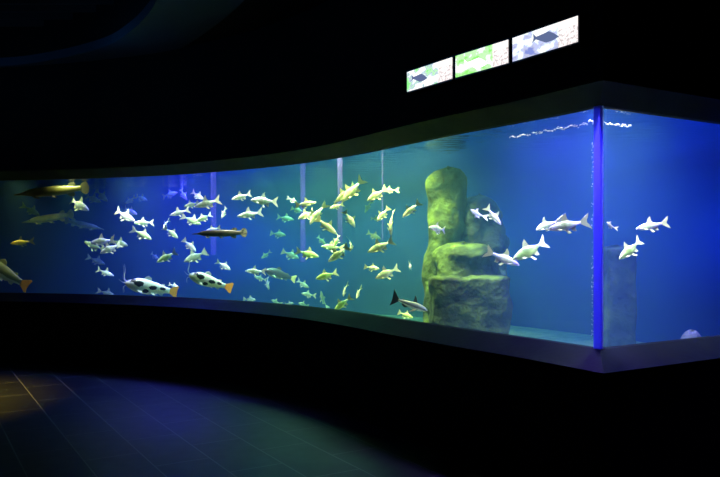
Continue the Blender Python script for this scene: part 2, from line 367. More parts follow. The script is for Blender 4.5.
for i in range(len(a) - 1): bm.faces.new((a[i], a[i + 1], b[i + 1], b[i]))
obj('water_surface', bm, M['surface'], wo)
# line of foam specks, standing in for a bright reflection near the panes
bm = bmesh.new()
def glint(p0, p1, n):
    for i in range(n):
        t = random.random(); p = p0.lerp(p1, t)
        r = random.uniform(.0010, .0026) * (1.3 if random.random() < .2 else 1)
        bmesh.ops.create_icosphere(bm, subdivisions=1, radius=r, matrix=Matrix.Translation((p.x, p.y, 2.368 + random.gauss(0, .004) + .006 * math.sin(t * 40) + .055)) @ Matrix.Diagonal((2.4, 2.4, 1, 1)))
glint(CORNER - TAN * .28 + NRM * .20, CORNER - TAN * 1.05 + NRM * .20, 230)
glint(CORNER + NRM * .12 - TAN * .20, CORNER + NRM * .55 - TAN * .20, 130)
tag(obj('surface_glints', bm, M['whisker']), 'thin broken white ripple reflection line high on the panes beside the corner', 'glint', kind='stuff')
bm = bmesh.new()
for i in range(110):
    z = random.uniform(.95, 2.3) if i % 3 else random.uniform(1.0, 1.5)
    p = CORNER - TAN * random.uniform(.16, .175) + NRM * .12
    bmesh.ops.create_icosphere(bm, subdivisions=1, radius=random.uniform(.0014, .0035), matrix=Matrix.Translation((p.x, p.y, z)))
tag(obj('air_bubbles', bm, M['whisker']), 'tiny air bubbles clinging in a vertical line beside the corner joint', 'bubbles', kind='stuff')

# thin see-through tubes added to stand in for violet vertical light streaks
for px, off, yb, r, lab in ((213.5, .80, 255, .038, 'added violet light tube hanging down behind the brown gar'),
                       (303, .95, 262, .034, 'added violet light tube behind the crowded cluster of yellow fish'),
                       (340, .90, 243, .030, 'added violet light tube just behind the slanted pair of yellow fish'),
                       (382.5, .90, 240, .008, 'hair-thin added violet light tube beside the two stacked upright fish')):
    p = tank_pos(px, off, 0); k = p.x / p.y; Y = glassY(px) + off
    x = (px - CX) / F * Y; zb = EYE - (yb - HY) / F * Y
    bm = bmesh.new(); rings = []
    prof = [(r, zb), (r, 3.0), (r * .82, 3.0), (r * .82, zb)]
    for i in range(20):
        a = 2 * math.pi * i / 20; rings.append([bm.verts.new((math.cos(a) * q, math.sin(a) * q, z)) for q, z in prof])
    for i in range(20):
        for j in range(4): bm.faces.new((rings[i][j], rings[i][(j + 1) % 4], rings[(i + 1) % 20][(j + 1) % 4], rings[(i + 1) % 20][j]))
    o = obj('light_streak', bm, M['streak']); o.location = (x, Y, 0); tag(o, lab, 'streak', 'violet light streaks added in the water')

# ------------------------------------------------------------------ rocks
def rock_mesh(rx, ry, h, seed, amp=.16, top=.25, square=0.0, nu=56, nv=44):
    """upright rough rock with its base at z=0"""
    bm = bmesh.new(); rings = []
    for j in range(nv + 1):
        t = j / nv; z = h * t; d = 1 - t
        k = min(1, math.sqrt(max(0, 1 - ((top - d) / top) ** 2)) if d < top else 1)
        ring = []
        for i in range(nu):
            a = 2 * math.pi * i / nu; c, s_ = math.cos(a), math.sin(a)
            e = 1 / max(abs(c), abs(s_)); q = 1 + (min(e, 1.3) - 1) * square
            p = Vector((c * rx, s_ * ry, z)); s3 = Vector((seed * 7.1, seed * 3.3, seed))
            nn = noise.fractal(p * 3.2 + s3, 1.0, 2.2, 5) * amp + noise.noise(p * 1.4 + s3) * amp * .9
            nn += -abs(noise.noise(p * 2.3 + s3 * 2)) * amp * .5
            r = k * q * (1 + nn)
            ring.append(bm.verts.new((c * rx * r, s_ * ry * r, z + noise.noise(p * 4 + s3) * .03 * (1 if j else 0))))
        rings.append(ring)
    for j in range(nv):
        for i in range(nu): bm.faces.new((rings[j][i], rings[j][(i + 1) % nu], rings[j + 1][(i + 1) % nu], rings[j + 1][i]))
    bm.faces.new(rings[0][::-1]); bm.faces.new(rings[-1])
    return bm
M['rock'] = noisy(mat('algae_rock', rough=.85, spec=.2), [(.002, .004, .002), (.012, .022, .005), (.045, .07, .012)], scale=4.5, detail=8, bump=.9, bscale=9, dist=.05, stops=[.34, .5, .66])
M['greyrock'] = noisy(mat('grey_rock', rough=.85, spec=.2), [(.008, .014, .012), (.025, .035, .03), (.06, .08, .045)], scale=4, detail=8, bump=.9, bscale=10, dist=.05, stops=[.35, .5, .68])
M['palerock'] = noisy(mat('pale_rock', rough=.85, spec=.2), [(.05, .055, .04), (.12, .125, .10)], scale=9, detail=8, bump=.8, bscale=20, dist=.02)
def rock(name, label, px0, px1, ytop, Y, m, seed, depth, parent=None, base=ZF, **kw):
    x0 = (px0 - CX) / F * Y; x1 = (px1 - CX) / F * Y; zt = EYE - (ytop - HY) / F * Y
    o = obj(name, rock_mesh((x1 - x0) / 2, depth / 2, zt - base, seed, **kw), m, parent, True)
    o.location = ((x0 + x1) / 2, Y, base)
    if parent is None: tag(o, label, 'rock')
    return o
rock('rock_pillar', 'tall narrow algae-green rock pillar reaching almost to the water surface', 427, 467, 167, 7.6, M['rock'], 1.3, .42, amp=.28, top=.09)
rock('boulder', 'bluish grey boulder leaning high against the right side of the tall rock pillar', 452, 505, 195, 7.75, M['greyrock'], 2.7, .5, amp=.34, top=.12)
rock('boulder', 'mossy green boulder in front of the pillar, under the grey boulder', 431, 497, 243, 7.35, M['rock'], 3.9, .45, amp=.3, top=.12)
rock('rock_block', 'broad green rock block standing lowest in front of the rock pillar', 430, 507, 274, 7.25, M['rock'], 5.2, .62, amp=.10, top=.04, square=.8)
rock('rock_block', 'square dark grey-green rock added as a refracted image just right of the glowing corner joint', 603, 632, 246, 6.9, M['rock'], 6.1, .30, amp=.08, top=.04, square=.9)  # added solid standing in for the refracted view of the lower block
rock('stone', 'small pale stone lying on the sand at the far right', 681, 704, 330, 6.3, M['palerock'], 8.4, .22, base=ZF - .02, amp=.2, top=.6)

# ------------------------------------------------------------------ fish
def loft(secs, nu=14, bend=0.0, bm=None, upper=2.0):
    """secs: (x, z_top, z_bottom, half width); bend curves the body sideways"""
    bm = bm or bmesh.new(); rings = []
    for x, zt, zb, hw in secs:
        y0 = bendy(x, bend); zc = (zt + zb) / 2; hz = (zt - zb) / 2
        rings.append([bm.verts.new((x, y0 + hw * math.copysign(abs(math.cos(a)) ** .9, math.cos(a)), zc + hz * math.sin(a))) for a in [2 * math.pi * i / nu for i in range(nu)]])
    for j in range(len(rings) - 1):
        for i in range(nu): bm.faces.new((rings[j][i], rings[j][(i + 1) % nu], rings[j + 1][(i + 1) % nu], rings[j + 1][i]))
    bm.faces.new(rings[0][::-1]); bm.faces.new(rings[-1])
    return bm
def bendy(x, b): return b * max(0, (.25 - x)) ** 2
def fin(outline, th=.007, bend=0.0, base=None, tilt=0, yoff=0, nseg=3):
    """flat fin in the x-z plane with a little thickness; outline is a fan around its centre"""
    bm = bmesh.new()
    pts = []
    n = len(outline)
    for i in range(n):
        a, b = outline[i], outline[(i + 1) % n]
        for k in range(nseg): pts.append((a[0] + (b[0] - a[0]) * k / nseg, a[1] + (b[1] - a[1]) * k / nseg))
    V = []
    for s_ in (-1, 1):
        V.append([bm.verts.new((x, bendy(x, bend) + s_ * th / 2, z)) for x, z in pts])
    f0 = bm.faces.new(V[0][::-1]); f1 = bm.faces.new(V[1]); k = len(pts)
    for i in range(k): bm.faces.new((V[0][i], V[0][(i + 1) % k], V[1][(i + 1) % k], V[1][i]))
    bmesh.ops.triangulate(bm, faces=[f0, f1])
    if base:
        bmesh.ops.rotate(bm, verts=bm.verts[:], cent=Vector(base), matrix=Matrix.Rotation(tilt, 3, 'X'))
        bmesh.ops.translate(bm, verts=bm.verts[:], vec=(0, yoff, 0))
    return bm
def eye_bm(x, y, z, r):
    bm = bmesh.new(); bmesh.ops.create_uvsphere(bm, u_segments=10, v_segments=8, radius=r, matrix=Matrix.Translation((x, y, z))); return bm
def whisker_bm(pts, r):
    bm = bmesh.new(); P = [Vector(p) for p in pts]; rings = []
    Q = catmull(P, 4); n = len(Q)
    for i, p in enumerate(Q):
        d = (Q[min(i + 1, n - 1)] - Q[max(i - 1, 0)]).normalized(); a = d.cross(Vector((.3, .2, 1))).normalized(); b = d.cross(a)
        rr = r * (1 - .8 * i / n); rings.append([bm.verts.new(p + (a * math.cos(t) + b * math.sin(t)) * rr) for t in [2 * math.pi * k / 6 for k in range(6)]])
    for j in range(n - 1):
        for i in range(6): bm.faces.new((rings[j][i], rings[j][(i + 1) % 6], rings[j + 1][(i + 1) % 6], rings[j + 1][i]))
    bm.faces.new(rings[0][::-1]); bm.faces.new(rings[-1]); return bm

PROTO = {}
def barb(key, deep, bend, skin, finm, tail=1.0):
    """silver schooling fish: deep body, forked tail, tall dorsal fin; length 1, snout at +x"""
    r = []
    d = deep
    S = [(.50, .006, -.006, .006), (.485, .022, -.020, .020), (.45, .048 * d, -.040 * d, .034), (.40, .078 * d, -.066 * d, .046), (.32, .112 * d, -.102 * d, .056), (.22, .142 * d, -.136 * d, .060), (.12, .152 * d, -.150 * d, .058),
         (.02, .135 * d, -.140 * d, .050), (-.07, .104 * d, -.110 * d, .038), (-.15, .066 * d, -.070 * d, .026), (-.22, .040, -.040, .016), (-.28, .034, -.034, .010)]
    r.append(('body', loft(S, bend=bend), skin, True))
    r.append(('tail_fin', fin([(-.26, .026), (-.36, .10 * tail), (-.49, .19 * tail), (-.455, .08), (-.40, 0), (-.46, -.09), (-.50, -.20 * tail), (-.37, -.11 * tail), (-.26, -.026)], .008, bend), finm, False))
    zt = .138 * d
    r.append(('dorsal_fin', fin([(.16, zt - .01), (.09, zt + .12), (.01, zt + .19), (.01, zt + .07), (-.05, zt - .035), (.03, zt - .04)], .007, bend), finm, False))
    zb = -.105 * d
    r.append(('anal_fin', fin([(-.02, zb - .01), (-.08, zb - .085), (-.16, zb - .10), (-.135, zb - .005), (-.18, -.05), (-.10, -.07)], .006, bend), finm, False))
    for s in (-1, 1):
        r.append(('pelvic_fin', fin([(.10, -.135 * d), (.03, -.22 * d - .04), (-.03, -.20 * d - .06), (.04, -.13 * d)], .005, bend, (.07, 0, -.13 * d), s * .35, s * .018), finm, False))
        r.append(('pectoral_fin', fin([(.30, -.06 * d), (.22, -.12 * d), (.16, -.13 * d), (.23, -.055 * d)], .005, 0, (.29, 0, -.06 * d), s * .6, s * .050), finm, False))
        r.append(('eye', eye_bm(.425, s * .036, .018 * d, .016), M['eye'], True))
    build_proto(key, r)
def build_proto(key, r):
    PROTO[key] = []
    for name, bm, m, smooth in r:
        me = bpy.data.meshes.new(name); bmesh.ops.recalc_face_normals(bm, faces=bm.faces[:]); bm.to_mesh(me); bm.free(); me.materials.append(m)
        if smooth:
            for p in me.polygons: p.use_smooth = True
        PROTO[key].append((name, me))
def gar(key, skin, finm, bend=0):
    S = [(.50, .004, -.006, .010), (.46, .012, -.010, .018), (.40, .018, -.016, .022), (.35, .034, -.026, .030), (.30, .052, -.040, .040), (.20, .066, -.058, .050), (.05, .070, -.066, .054), (-.10, .068, -.066, .050), (-.22, .056, -.054, .040), (-.31, .042, -.040, .028), (-.38, .036, -.034, .016), (-.40, .034, -.032, .010)]
    r = [('body', loft(S, bend=bend), skin, True),
         ('tail_fin', fin([(-.375, .034), (-.42, .078), (-.46, .088), (-.49, .062), (-.505, 0), (-.49, -.062), (-.46, -.086), (-.42, -.074), (-.375, -.032)], .01, bend), finm, False),
         ('dorsal_fin', fin([(-.20, .050), (-.25, .094), (-.30, .098), (-.325, .07), (-.31, .036)], .008, bend), finm, False),
         ('anal_fin', fin([(-.18, -.050), (-.24, -.096), (-.29, -.100), (-.31, -.07), (-.29, -.036)], .008, bend), finm, False)]
    for s in (-1, 1):
        r.append(('pelvic_fin', fin([(.02, -.056), (-.03, -.098), (-.06, -.10), (-.03, -.056)], .006, 0, (0, 0, -.055), s * .5, s * .03), finm, False))
        r.append(('pectoral_fin', fin([(.26, -.045), (.22, -.088), (.18, -.09), (.22, -.042)], .006, 0, (.24, 0, -.04), s * .6, s * .035), finm, False))
        r.append(('eye', eye_bm(.345, s * .027, .014, .010), M['eye'], True))
    build_proto(key, r)
def catfish(key, skin, finm, tailm, bend=0, whisk=True):
    S = [(.50, .012, -.014, .045), (.485, .030, -.028, .075), (.44, .052, -.050, .098), (.37, .078, -.072, .110), (.28, .100, -.090, .108), (.16, .104, -.098, .096), (.03, .092, -.090, .078), (-.10, .074, -.070, .058), (-.20, .056, -.050, .040), (-.29, .042, -.038, .026), (-.34, .040, -.036, .014)]
    S = [(x, a * 1.42, b_ * 1.5, c * 1.1) for x, a, b_, c in S]
    r = [('body', loft(S, nu=18, bend=bend), skin, True),
         ('tail_fin', fin([(-.32, .036), (-.40, .085), (-.47, .125), (-.50, .11), (-.475, .04), (-.455, 0), (-.475, -.04), (-.50, -.115), (-.46, -.12), (-.40, -.08), (-.32, -.034)], .014, bend), tailm, False),
         ('dorsal_fin', fin([(.20, .112), (.15, .19), (.10, .215), (.04, .18), (.02, .12), (.06, .095)], .012, bend), finm, False),
         ('adipose_fin', fin([(-.12, .062), (-.17, .110), (-.22, .112), (-.24, .065), (-.20, .046)], .012, bend), finm, False),
         ('anal_fin', fin([(-.10, -.062), (-.17, -.118), (-.22, -.12), (-.24, -.055), (-.18, -.045)], .012, bend), finm, False)]
    for s in (-1, 1):
        r.append(('pelvic_fin', fin([(.02, -.075), (-.03, -.135), (-.08, -.14), (-.05, -.07)], .010, 0, (0, 0, -.075), s * .6, s * .045), finm, False))
        r.append(('pectoral_fin', fin([(.30, -.065), (.22, -.135), (.14, -.15), (.20, -.065)], .010, 0, (.26, 0, -.06), s * .7, s * .085), finm, False))
        r.append(('eye', eye_bm(.40, s * .092, .046, .014), M['eye'], True))
        if whisk:
            r.append(('whisker', whisker_bm([(.48, s * .06, .02), (.55, s * .11, .09), (.56, s * .15, .22), (.60, s * .17, .34)], .007), M['whisker'], True))
            r.append(('whisker', whisker_bm([(.47, s * .05, -.03), (.52, s * .09, -.08), (.49, s * .12, -.18)], .006), M['whisker'], True))
    if whisk: r.append(('whisker', whisker_bm([(.49, 0, .0), (.56, .02, .01), (.63, .05, .05)], .006), M['whisker'], True))
    build_proto(key, r)
def shark(key):
    S = [(.50, .004, -.020, .030), (.48, .022, -.034, .050), (.42, .058, -.056, .070), (.33, .088, -.080, .078), (.22, .102, -.098, .076), (.08, .094, -.100, .066), (-.06, .070, -.076, .050), (-.18, .046, -.046, .034), (-.27, .034, -.030, .020), (-.31, .032, -.028, .012)]
    build_proto(key, [('body', loft(S, nu=16), M['shark'], True),
        ('tail_fin', fin([(-.29, .026), (-.38, .11), (-.50, .24), (-.47, .10), (-.39, 0), (-.46, -.10), (-.49, -.22), (-.37, -.11), (-.29, -.024)], .012), M['blackfin'], False),
        ('dorsal_fin', fin([(.20, .09), (.14, .20), (.08, .27), (.085, .15), (.07, .085)], .012), M['blackfin'], False),
        ('adipose_fin', fin([(-.15, .045), (-.19, .08), (-.21, .075), (-.20, .035)], .008), M['blackfin'], False),
        ('anal_fin', fin([(-.02, -.075), (-.08, -.13), (-.17, -.105), (-.20, -.04)], .010), M['blackfin'], False)]
        + [('pectoral_fin', fin([(.26, -.065), (.16, -.15), (.06, -.20), (.12, -.12), (.17, -.07)], .010, 0, (.24, 0, -.06), s * .6, s * .06), M['blackfin'], False) for s in (-1, 1)]
        + [('eye', eye_bm(.42, s * .062, .0, .014), M['eye'], True) for s in (-1, 1)])

for i, (d, b) in enumerate([(1.0, 0), (.92, .35), (1.05, -.35), (.88, .8), (1.0, -.8), (.80, .2)]):
    barb('s%d' % i, d * .96, b, M['silver'], M['fin'])
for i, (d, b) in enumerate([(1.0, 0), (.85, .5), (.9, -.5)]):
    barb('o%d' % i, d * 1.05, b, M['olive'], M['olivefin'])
for i, (d, b) in enumerate([(1.0, 0), (.92, .35), (1.0, -.4)]):
    barb('g%d' % i, d * .96, b, M['green'], M['fin'])
barb('yellow', .8, .6, M['yellow'], M['olivefin'])
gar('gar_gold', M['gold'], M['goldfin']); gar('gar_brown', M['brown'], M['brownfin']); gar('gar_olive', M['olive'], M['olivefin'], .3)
catfish('red1', M['redtail'], M['whisker'], M['orange']); catfish('red2', M['redtail'], M['whisker'], M['orange'], .25)
catfish('dark', M['darktail'], M['darktail'], M['yellow'], 0, False); catfish('olivecat', M['olivecat'], M['olivecat'], M['orange'], 0, False)
shark('shark')

def place(key, name, label, cat, hx, hy, tx, ty, yaw=0, off=.6, group=None, roll=0):
    """head pixel, tail pixel, turn towards the viewer in degrees, distance behind the pane"""
    mx_ = (hx + tx) / 2
    D = glassY(mx_) + off
    proj = math.hypot(hx - tx, hy - ty) / F * D
    half = proj * math.tan(math.radians(yaw)) / 2
    h = at(hx, hy, D - half); t = at(tx, ty, D + half)
    d = h - t; Ln = d.length; d.normalize()
    side = Vector((0, 0, 1)).cross(d)
    if side.length < .05: side = Vector((0, 1, 0))
    side.normalize(); up = d.cross(side)
    R3 = Matrix((d, side, up)).transposed()
    if roll: R3 = R3 @ Matrix.Rotation(math.radians(roll), 3, 'X')
    e = thing(name, label, cat, (h + t) / 2, group)
    e.rotation_euler = R3.to_euler(); e.scale = (Ln, Ln, Ln)
    for nm, me in PROTO[key]:
        c = bpy.data.objects.new(nm, me); C.objects.link(c); c.parent = e
    return e

# the large fish
place('gar_gold', 'gar', 'long golden gar with a pointed snout gliding left below the water line at far left', 'fish', 14, 195, 89, 187.5, 5, .30)
place('gar_brown', 'gar', 'dark brown gar with pale spotted tail swimming left at mid-left', 'fish', 192, 234, 247, 232.6, 0, .35)
place('red1', 'catfish', 'largest white catfish with dark patches and orange tail, touching the sill', 'fish', 125.5, 283, 178, 292.5, 12, .5)
place('red2', 'catfish', 'white and black catfish with orange-yellow tail, angled down right of the largest catfish', 'fish', 189, 275, 231.5, 288, 14, .5)
place('olivecat', 'catfish', 'olive striped catfish with orange tail fin, cut off by the left edge', 'fish', -22, 258, 29, 287, 5, .35)
place('dark', 'catfish', 'dim dark catfish with yellow-green rear, above the bottom left of centre', 'fish', 265, 270, 296, 279.5, 20, 1.9)
place('shark', 'shark_catfish', 'grey-backed shark catfish with black fins near the sand beside the rock pillar', 'fish', 427.5, 310.5, 391.5, 297.5, 15, .55)
place('yellow', 'yellow_fish', 'small yellow-headed fish alone in the dark water at far left', 'fish', 10.5, 243.5, 34, 241, 25, .35)
place('gar_olive', 'gar', 'dim olive gar behind the golden gar, just under it in dark water', 'fish', 22, 222.5, 77, 214, 0, 1.4)
place('gar_olive', 'gar', 'dim green gar heading right, lower of the two below the golden gar tail', 'fish', 104, 229.5, 62, 220, 0, 1.8)
place('o1', 'dark_fish', 'dark slim fish crossing behind two bright fish right of centre', 'fish', 321, 246.5, 344, 248, 10, 1.4)

G1 = 'silver fish schooling in the aquarium'
S = [ # key, hx,hy, tx,ty, yaw, off, label
 ('s1', 89, 210.5, 67, 198.5, 20, .35, 'bright white fish nose-down just below the golden gar tail'),
 ('o0', 107.5, 201.5, 96, 190, 20, 1.6, 'dim green fish nose-down right of the golden gar tail'),
 ('o1', 101, 202, 83, 195, 10, 2.0, 'dim olive fish half hidden behind the golden gar tail'),
 ('o2', 39.5, 215.5, 24, 205, 10, 1.6, 'dim small olive fish under the middle of the golden gar'),
 ('s0', 90, 243, 117, 239.5, 0, .45, 'bright white fish heading left, upper one of the left pair'),
 ('s2', 100, 253.5, 121, 243.5, 10, .35, 'bright white fish nose-down left, lower one of the left pair'),
 ('o0', 84, 242, 105, 250, 10, 1.0, 'green fish tucked under the upper white fish of the left pair'),
 ('o0', 128, 246, 110, 240, 10, 1.2, 'olive fish heading right behind the left pair'),
 ('o2', 105, 264.5, 88, 256.5, 0, 1.4, 'small dim fish heading right below the left pair'),
 ('s5', 114, 276, 96, 269, 0, 1.4, 'slim bluish fish heading right low at the left'),
 ('o2', 115, 296, 99, 290, 10, 1.6, 'dim fish half hidden by the sill left of the largest catfish'),
 ('s0', 135, 221.5, 113.5, 209.5, 10, .5, 'bright white fish nose-down right meeting a green fish nose'),
 ('s5', 147.5, 200.5, 134, 195.5, 10, 2.0, 'dim bluish fish high at left, right of another dim one'),
 ('s5', 125, 204, 136, 196.5, 10, 2.1, 'dim bluish fish high at left, tail-up beside another dim one'),
 ('s1', 137, 214.5, 122, 208.5, 20, 1.5, 'bluish fish just behind the bright fish pointing down right'),
 ('s0', 134, 223, 154.5, 222.5, 10, .7, 'greenish white fish heading left, nose at a white fish nose'),
 ('s0', 151.5, 239.5, 133, 229, 10, .6, 'pale green fish nose-down right under the nose-to-nose pair'),
 ('s5', 178, 192.5, 161, 196.5, 0, 1.8, 'dim blue fish heading right under the water line at left'),
 ('s5', 187, 200.5, 179, 188, 10, 1.8, 'dim blue fish pointing steeply down under the water line at left'),
 ('s5', 169.5, 215.5, 190, 209.5, 10, .5, 'slim white fish heading left below two dim blue fish'),
 ('s1', 204, 200, 190.5, 191, 10, 1.0, 'silver fish with raised tail behind the big bright fish near the light shaft'),
 ('s0', 194, 207, 221.5, 199.5, 0, .4, 'big bright cream fish heading left across the left light shaft'),
 ('o0', 184, 207, 199, 202, 10, 1.0, 'greenish fish just left of the big bright cream fish'),
 ('s1', 201, 224.5, 182.5, 216, 10, .8, 'greenish fish heading right under the big bright cream fish'),
 ('s3', 196, 221.5, 212, 214, 10, .7, 'pale green fish pointing down left with its nose over another fish'),
 ('s0', 221.5, 218.5, 226, 207, 30, .7, 'small white fish hanging upright right of the left light shaft'),
 ('s1', 163.5, 228.5, 167, 219.5, 50, .7, 'tiny pinkish fish seen almost head-on above a greenish one'),
 ('s1', 178, 238.5, 165, 227, 10, .7, 'greenish white fish nose-down right under the tiny head-on fish'),
 ('s0', 196, 251.5, 183, 239, 10, .6, 'white fish pointing down right below the brown gar snout'),
 ('s0', 156.5, 262.5, 178, 251, 0, .5, 'large white-green fish pointing down left above the largest catfish'),
 ('s1', 159, 259.5, 149.5, 253, 10, 1.0, 'dim small fish at the nose of the large white-green fish'),
 ('o0', 184, 262, 207, 251, 0, 1.2, 'olive fish pointing down left above the second white catfish'),
 ('s0', 230.5, 270, 217, 261, 10, .8, 'small pale fish nose-down right above the orange-tailed catfish tail'),
 ('s0', 205, 231.5, 221, 227.5, 10, .55, 'white fish peeking out above the back of the brown gar'),
 ('s5', 231.5, 199.5, 252, 193.5, 0, .5, 'white fish heading left high between the two left light shafts'),
 ('s0', 250.5, 200, 279, 202, 0, .45, 'large white fish heading left with orange-tinted tail, high left of centre'),
 ('s5', 237, 216.5, 263.5, 212, 0, .45, 'slim white fish heading left, lowest of three white ones left of centre'),
 ('s0', 286, 235.5, 270, 233, 10, 1.8, 'dim round fish facing right in open water left of centre'),
 ('s5', 294, 220, 276, 216.5, 0, 2.1, 'dim slim fish above the dim round fish left of centre'),
 ('s0', 245, 271, 266.5, 271.5, 0, .6, 'white fish heading left beside the dim dark catfish'),
 ('o1', 254, 277, 267, 280, 10, 1.2, 'dim fish right under the white fish beside the dark catfish'),
 ('s5', 261, 259, 270, 251, 20, 2.4, 'faint curled fish in open water above the dark catfish'),
 ('s1', 269, 290, 265, 276, 20, 1.6, 'dim fish pointing straight down under the dark catfish'),
 ('s0', 299, 258.5, 281.5, 251, 10, 1.8, 'dim round fish left of a bright yellow-green fish'),
 ('s0', 319, 257, 295.5, 250.5, 0, .6, 'bright yellow-green fish heading right below the crowded cluster'),
 ('s3', 297, 203, 288.5, 197.5, 30, 1.0, 'small greenish fish at the left end of the crowded cluster'),
 ('s0', 316, 202.5, 294, 205, 10, .35, 'bright yellow fish on top of the crowded cluster'),
 ('s4', 298, 219, 317, 210, 20, .50, 'bright yellow fish low at the left of the crowded cluster'),
 ('s3', 310, 224.5, 321.5, 203.5, 20, .6, 'yellow fish with tail up at the right of the crowded cluster'),
 ('s0', 337, 234.5, 315.5, 217, 0, .40, 'large yellow fish pointing down right from the crowded cluster'),
 ('o0', 303, 212, 291, 208, 10, 1.2, 'dim fish behind the crowded cluster'),
 ('s5', 335, 202.5, 356, 185, 0, .45, 'long yellow fish slanting up right, left one of the slanted pair'),
 ('s0', 342, 202, 363.5, 178.5, 0, .55, 'long yellow fish slanting up right, right one of the slanted pair'),
 ('s0', 329.5, 208.5, 343, 204, 20, .6, 'small yellow fish under the slanted pair'),
 ('s2', 355, 227.5, 345, 210.5, 10, .6, 'pale yellow fish pointing steeply down right of the centre light shaft'),
 ('s5', 365, 213, 370, 201, 20, 2.1, 'faint fish hanging in the blue left of the two stacked yellow fish'),
 ('s1', 333.5, 247, 340.5, 234, 20, .9, 'green-white fish tail-up behind the dark slim fish'),
 ('s4', 350, 251.5, 353.5, 237, 25, .6, 'small yellow fish hanging upright right of the big yellow fish'),
 ('o1', 326, 245, 316.5, 236, 10, 1.8, 'dim fish left above the dark slim fish'),
 ('s0', 328, 262, 349.5, 245.5, 0, .40, 'big yellow-white fish pointing down left below centre'),
 ('s0', 315.5, 279, 338, 272, 0, .5, 'yellow-green fish heading left below the big yellow-white fish'),
 ('o1', 321, 291, 324, 309, 20, 1.0, 'dim green fish standing upright above the sill'),
 ('s1', 343.5, 296.5, 345, 283, 45, .6, 'bright yellow fish turning towards the glass near the bottom'),
 ('s4', 334, 311, 351, 296, 10, .6, 'curved yellow-green fish touching the sill near centre'),
 ('s1', 356.5, 298.5, 359, 286.5, 45, .7, 'tiny yellow fish pointing down right of the curved one'),
 ('s0', 367, 201, 387, 188, 10, .5, 'yellow fish pointing down left high near the pillar'),
 ('s3', 383, 190, 396, 190.5, 30, .9, 'small pinkish fish at the tail of the high yellow fish near the pillar'),
 ('s0', 377, 221.5, 389, 207, 10, .6, 'yellow fish, left one of the two stacked upright fish'),
 ('s1', 391, 236, 389.5, 209, 10, .5, 'yellow fish hanging upright, right one of the two stacked upright fish'),
 ('s5', 381, 218, 370, 218.5, 10, 1.8, 'dim fish left of the two stacked upright fish'),
 ('s3', 402.5, 217.5, 419.5, 202, 0, .5, 'yellow fish pointing down left just left of the rock pillar'),
 ('s5', 381, 239, 366, 232, 10, 1.8, 'faint outlined fish above the yellow fish beside the pillar'),
 ('s0', 367.5, 252.5, 394, 240, 0, .45, 'yellow fish heading down left, right of centre at mid height'),
 ('s0', 379.5, 269, 364, 266.5, 15, .6, 'small yellow fish facing right, right of centre'),
 ('s0', 375.5, 278.5, 399.5, 267.5, 0, .45, 'yellow-white fish heading down left above the shark catfish'),
 ('s2', 409.5, 268, 412, 264, 75, .5, 'small yellow fish seen head-on above the shark catfish'),
 ('s0', 413, 318, 398, 312, 20, .9, 'yellow-green fish tucked under the shark catfish'),
 ('s0', 428.5, 227.5, 447.5, 230, 25, .5, 'white fish facing left in front of the tall rock pillar'),
 ('s3', 470.5, 209.5, 482, 218, 40, .6, 'small white fish with drooping tail in front of the grey boulder'),
 ('s0', 501, 225, 485.5, 206, 10, .5, 'white fish pointing down right, right of the grey boulder'),
 ('s0', 519.5, 265.5, 485.5, 250.5, 0, .4, 'long lavender-white fish pointing down right over the mossy boulder'),
 ('s0', 512.5, 260, 549, 240.5, 0, .6, 'pale green fish rising right beside the long lavender-white fish'),
 ('s3', 536, 230, 555, 220, 35, .7, 'small pinkish fish nosing behind the long white fish near the corner'),
 ('s0', 547.5, 229.5, 589, 220.5, 0, .4, 'long white fish heading left close to the corner joint'),
 ('s3', 607, 222, 612.5, 229, 45, .35, 'white fish half hidden behind the corner joint on its right'),
 ('s0', 636, 229, 668, 222, 0, .5, 'white fish heading left alone in the right pane'),  # added copy standing in for the refracted image of the fish by the corner
 ('s0', 619, 259.5, 643.5, 239, 0, .5, 'yellow-green fish pointing down left in the right pane'),
 ('o0', 256, 300, 243, 299, 15, 1.0, 'dim fish on the bottom, leftmost of four at the sill'),
 ('s5', 271, 300, 281, 304, 30, 1.3, 'dim fish on the bottom, second from left of four at the sill'),
 ('o1', 294, 303, 284, 304.5, 15, 1.1, 'dim fish on the bottom, third from left of four at the sill'),
 ('o0', 298, 303, 309, 306, 25, 1.0, 'dim fish on the bottom, rightmost of four at the sill'),
 ('s5', 309, 288, 296, 280, 10, 1.2, 'dim fish just right of the dark catfish tail'),
 ('s5', 301, 293.5, 316, 295.5, 10, 1.3, 'dim fish low, left of the upright green fish'),
 ('s0', 179, 287, 168, 284, 10, 1.2, 'blue-grey fish behind the orange tail of the largest catfish'),
]
rr = random.Random(3)
for k, hx, hy, tx, ty, yaw, off, lab in S:
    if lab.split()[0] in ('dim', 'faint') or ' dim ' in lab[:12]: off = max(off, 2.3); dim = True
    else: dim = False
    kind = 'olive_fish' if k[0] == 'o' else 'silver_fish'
    if dim and k[0] == 's': k = {'s0': 'o0', 's1': 'o1', 's2': 'o0', 's3': 'o1', 's4': 'o2', 's5': 'o1'}[k]  # distant silver fish take the darker skin, dimness painted in
    if k[0] == 's' and 'green' in lab.split(',')[0][:22]: k = rr.choice(['g0', 'g1', 'g2'])
    if k == 's0': k = rr.choice(['s0', 's1', 's2', 's5'])
    place(k, kind, lab, 'fish', hx, hy, tx, ty, yaw, off, G1)

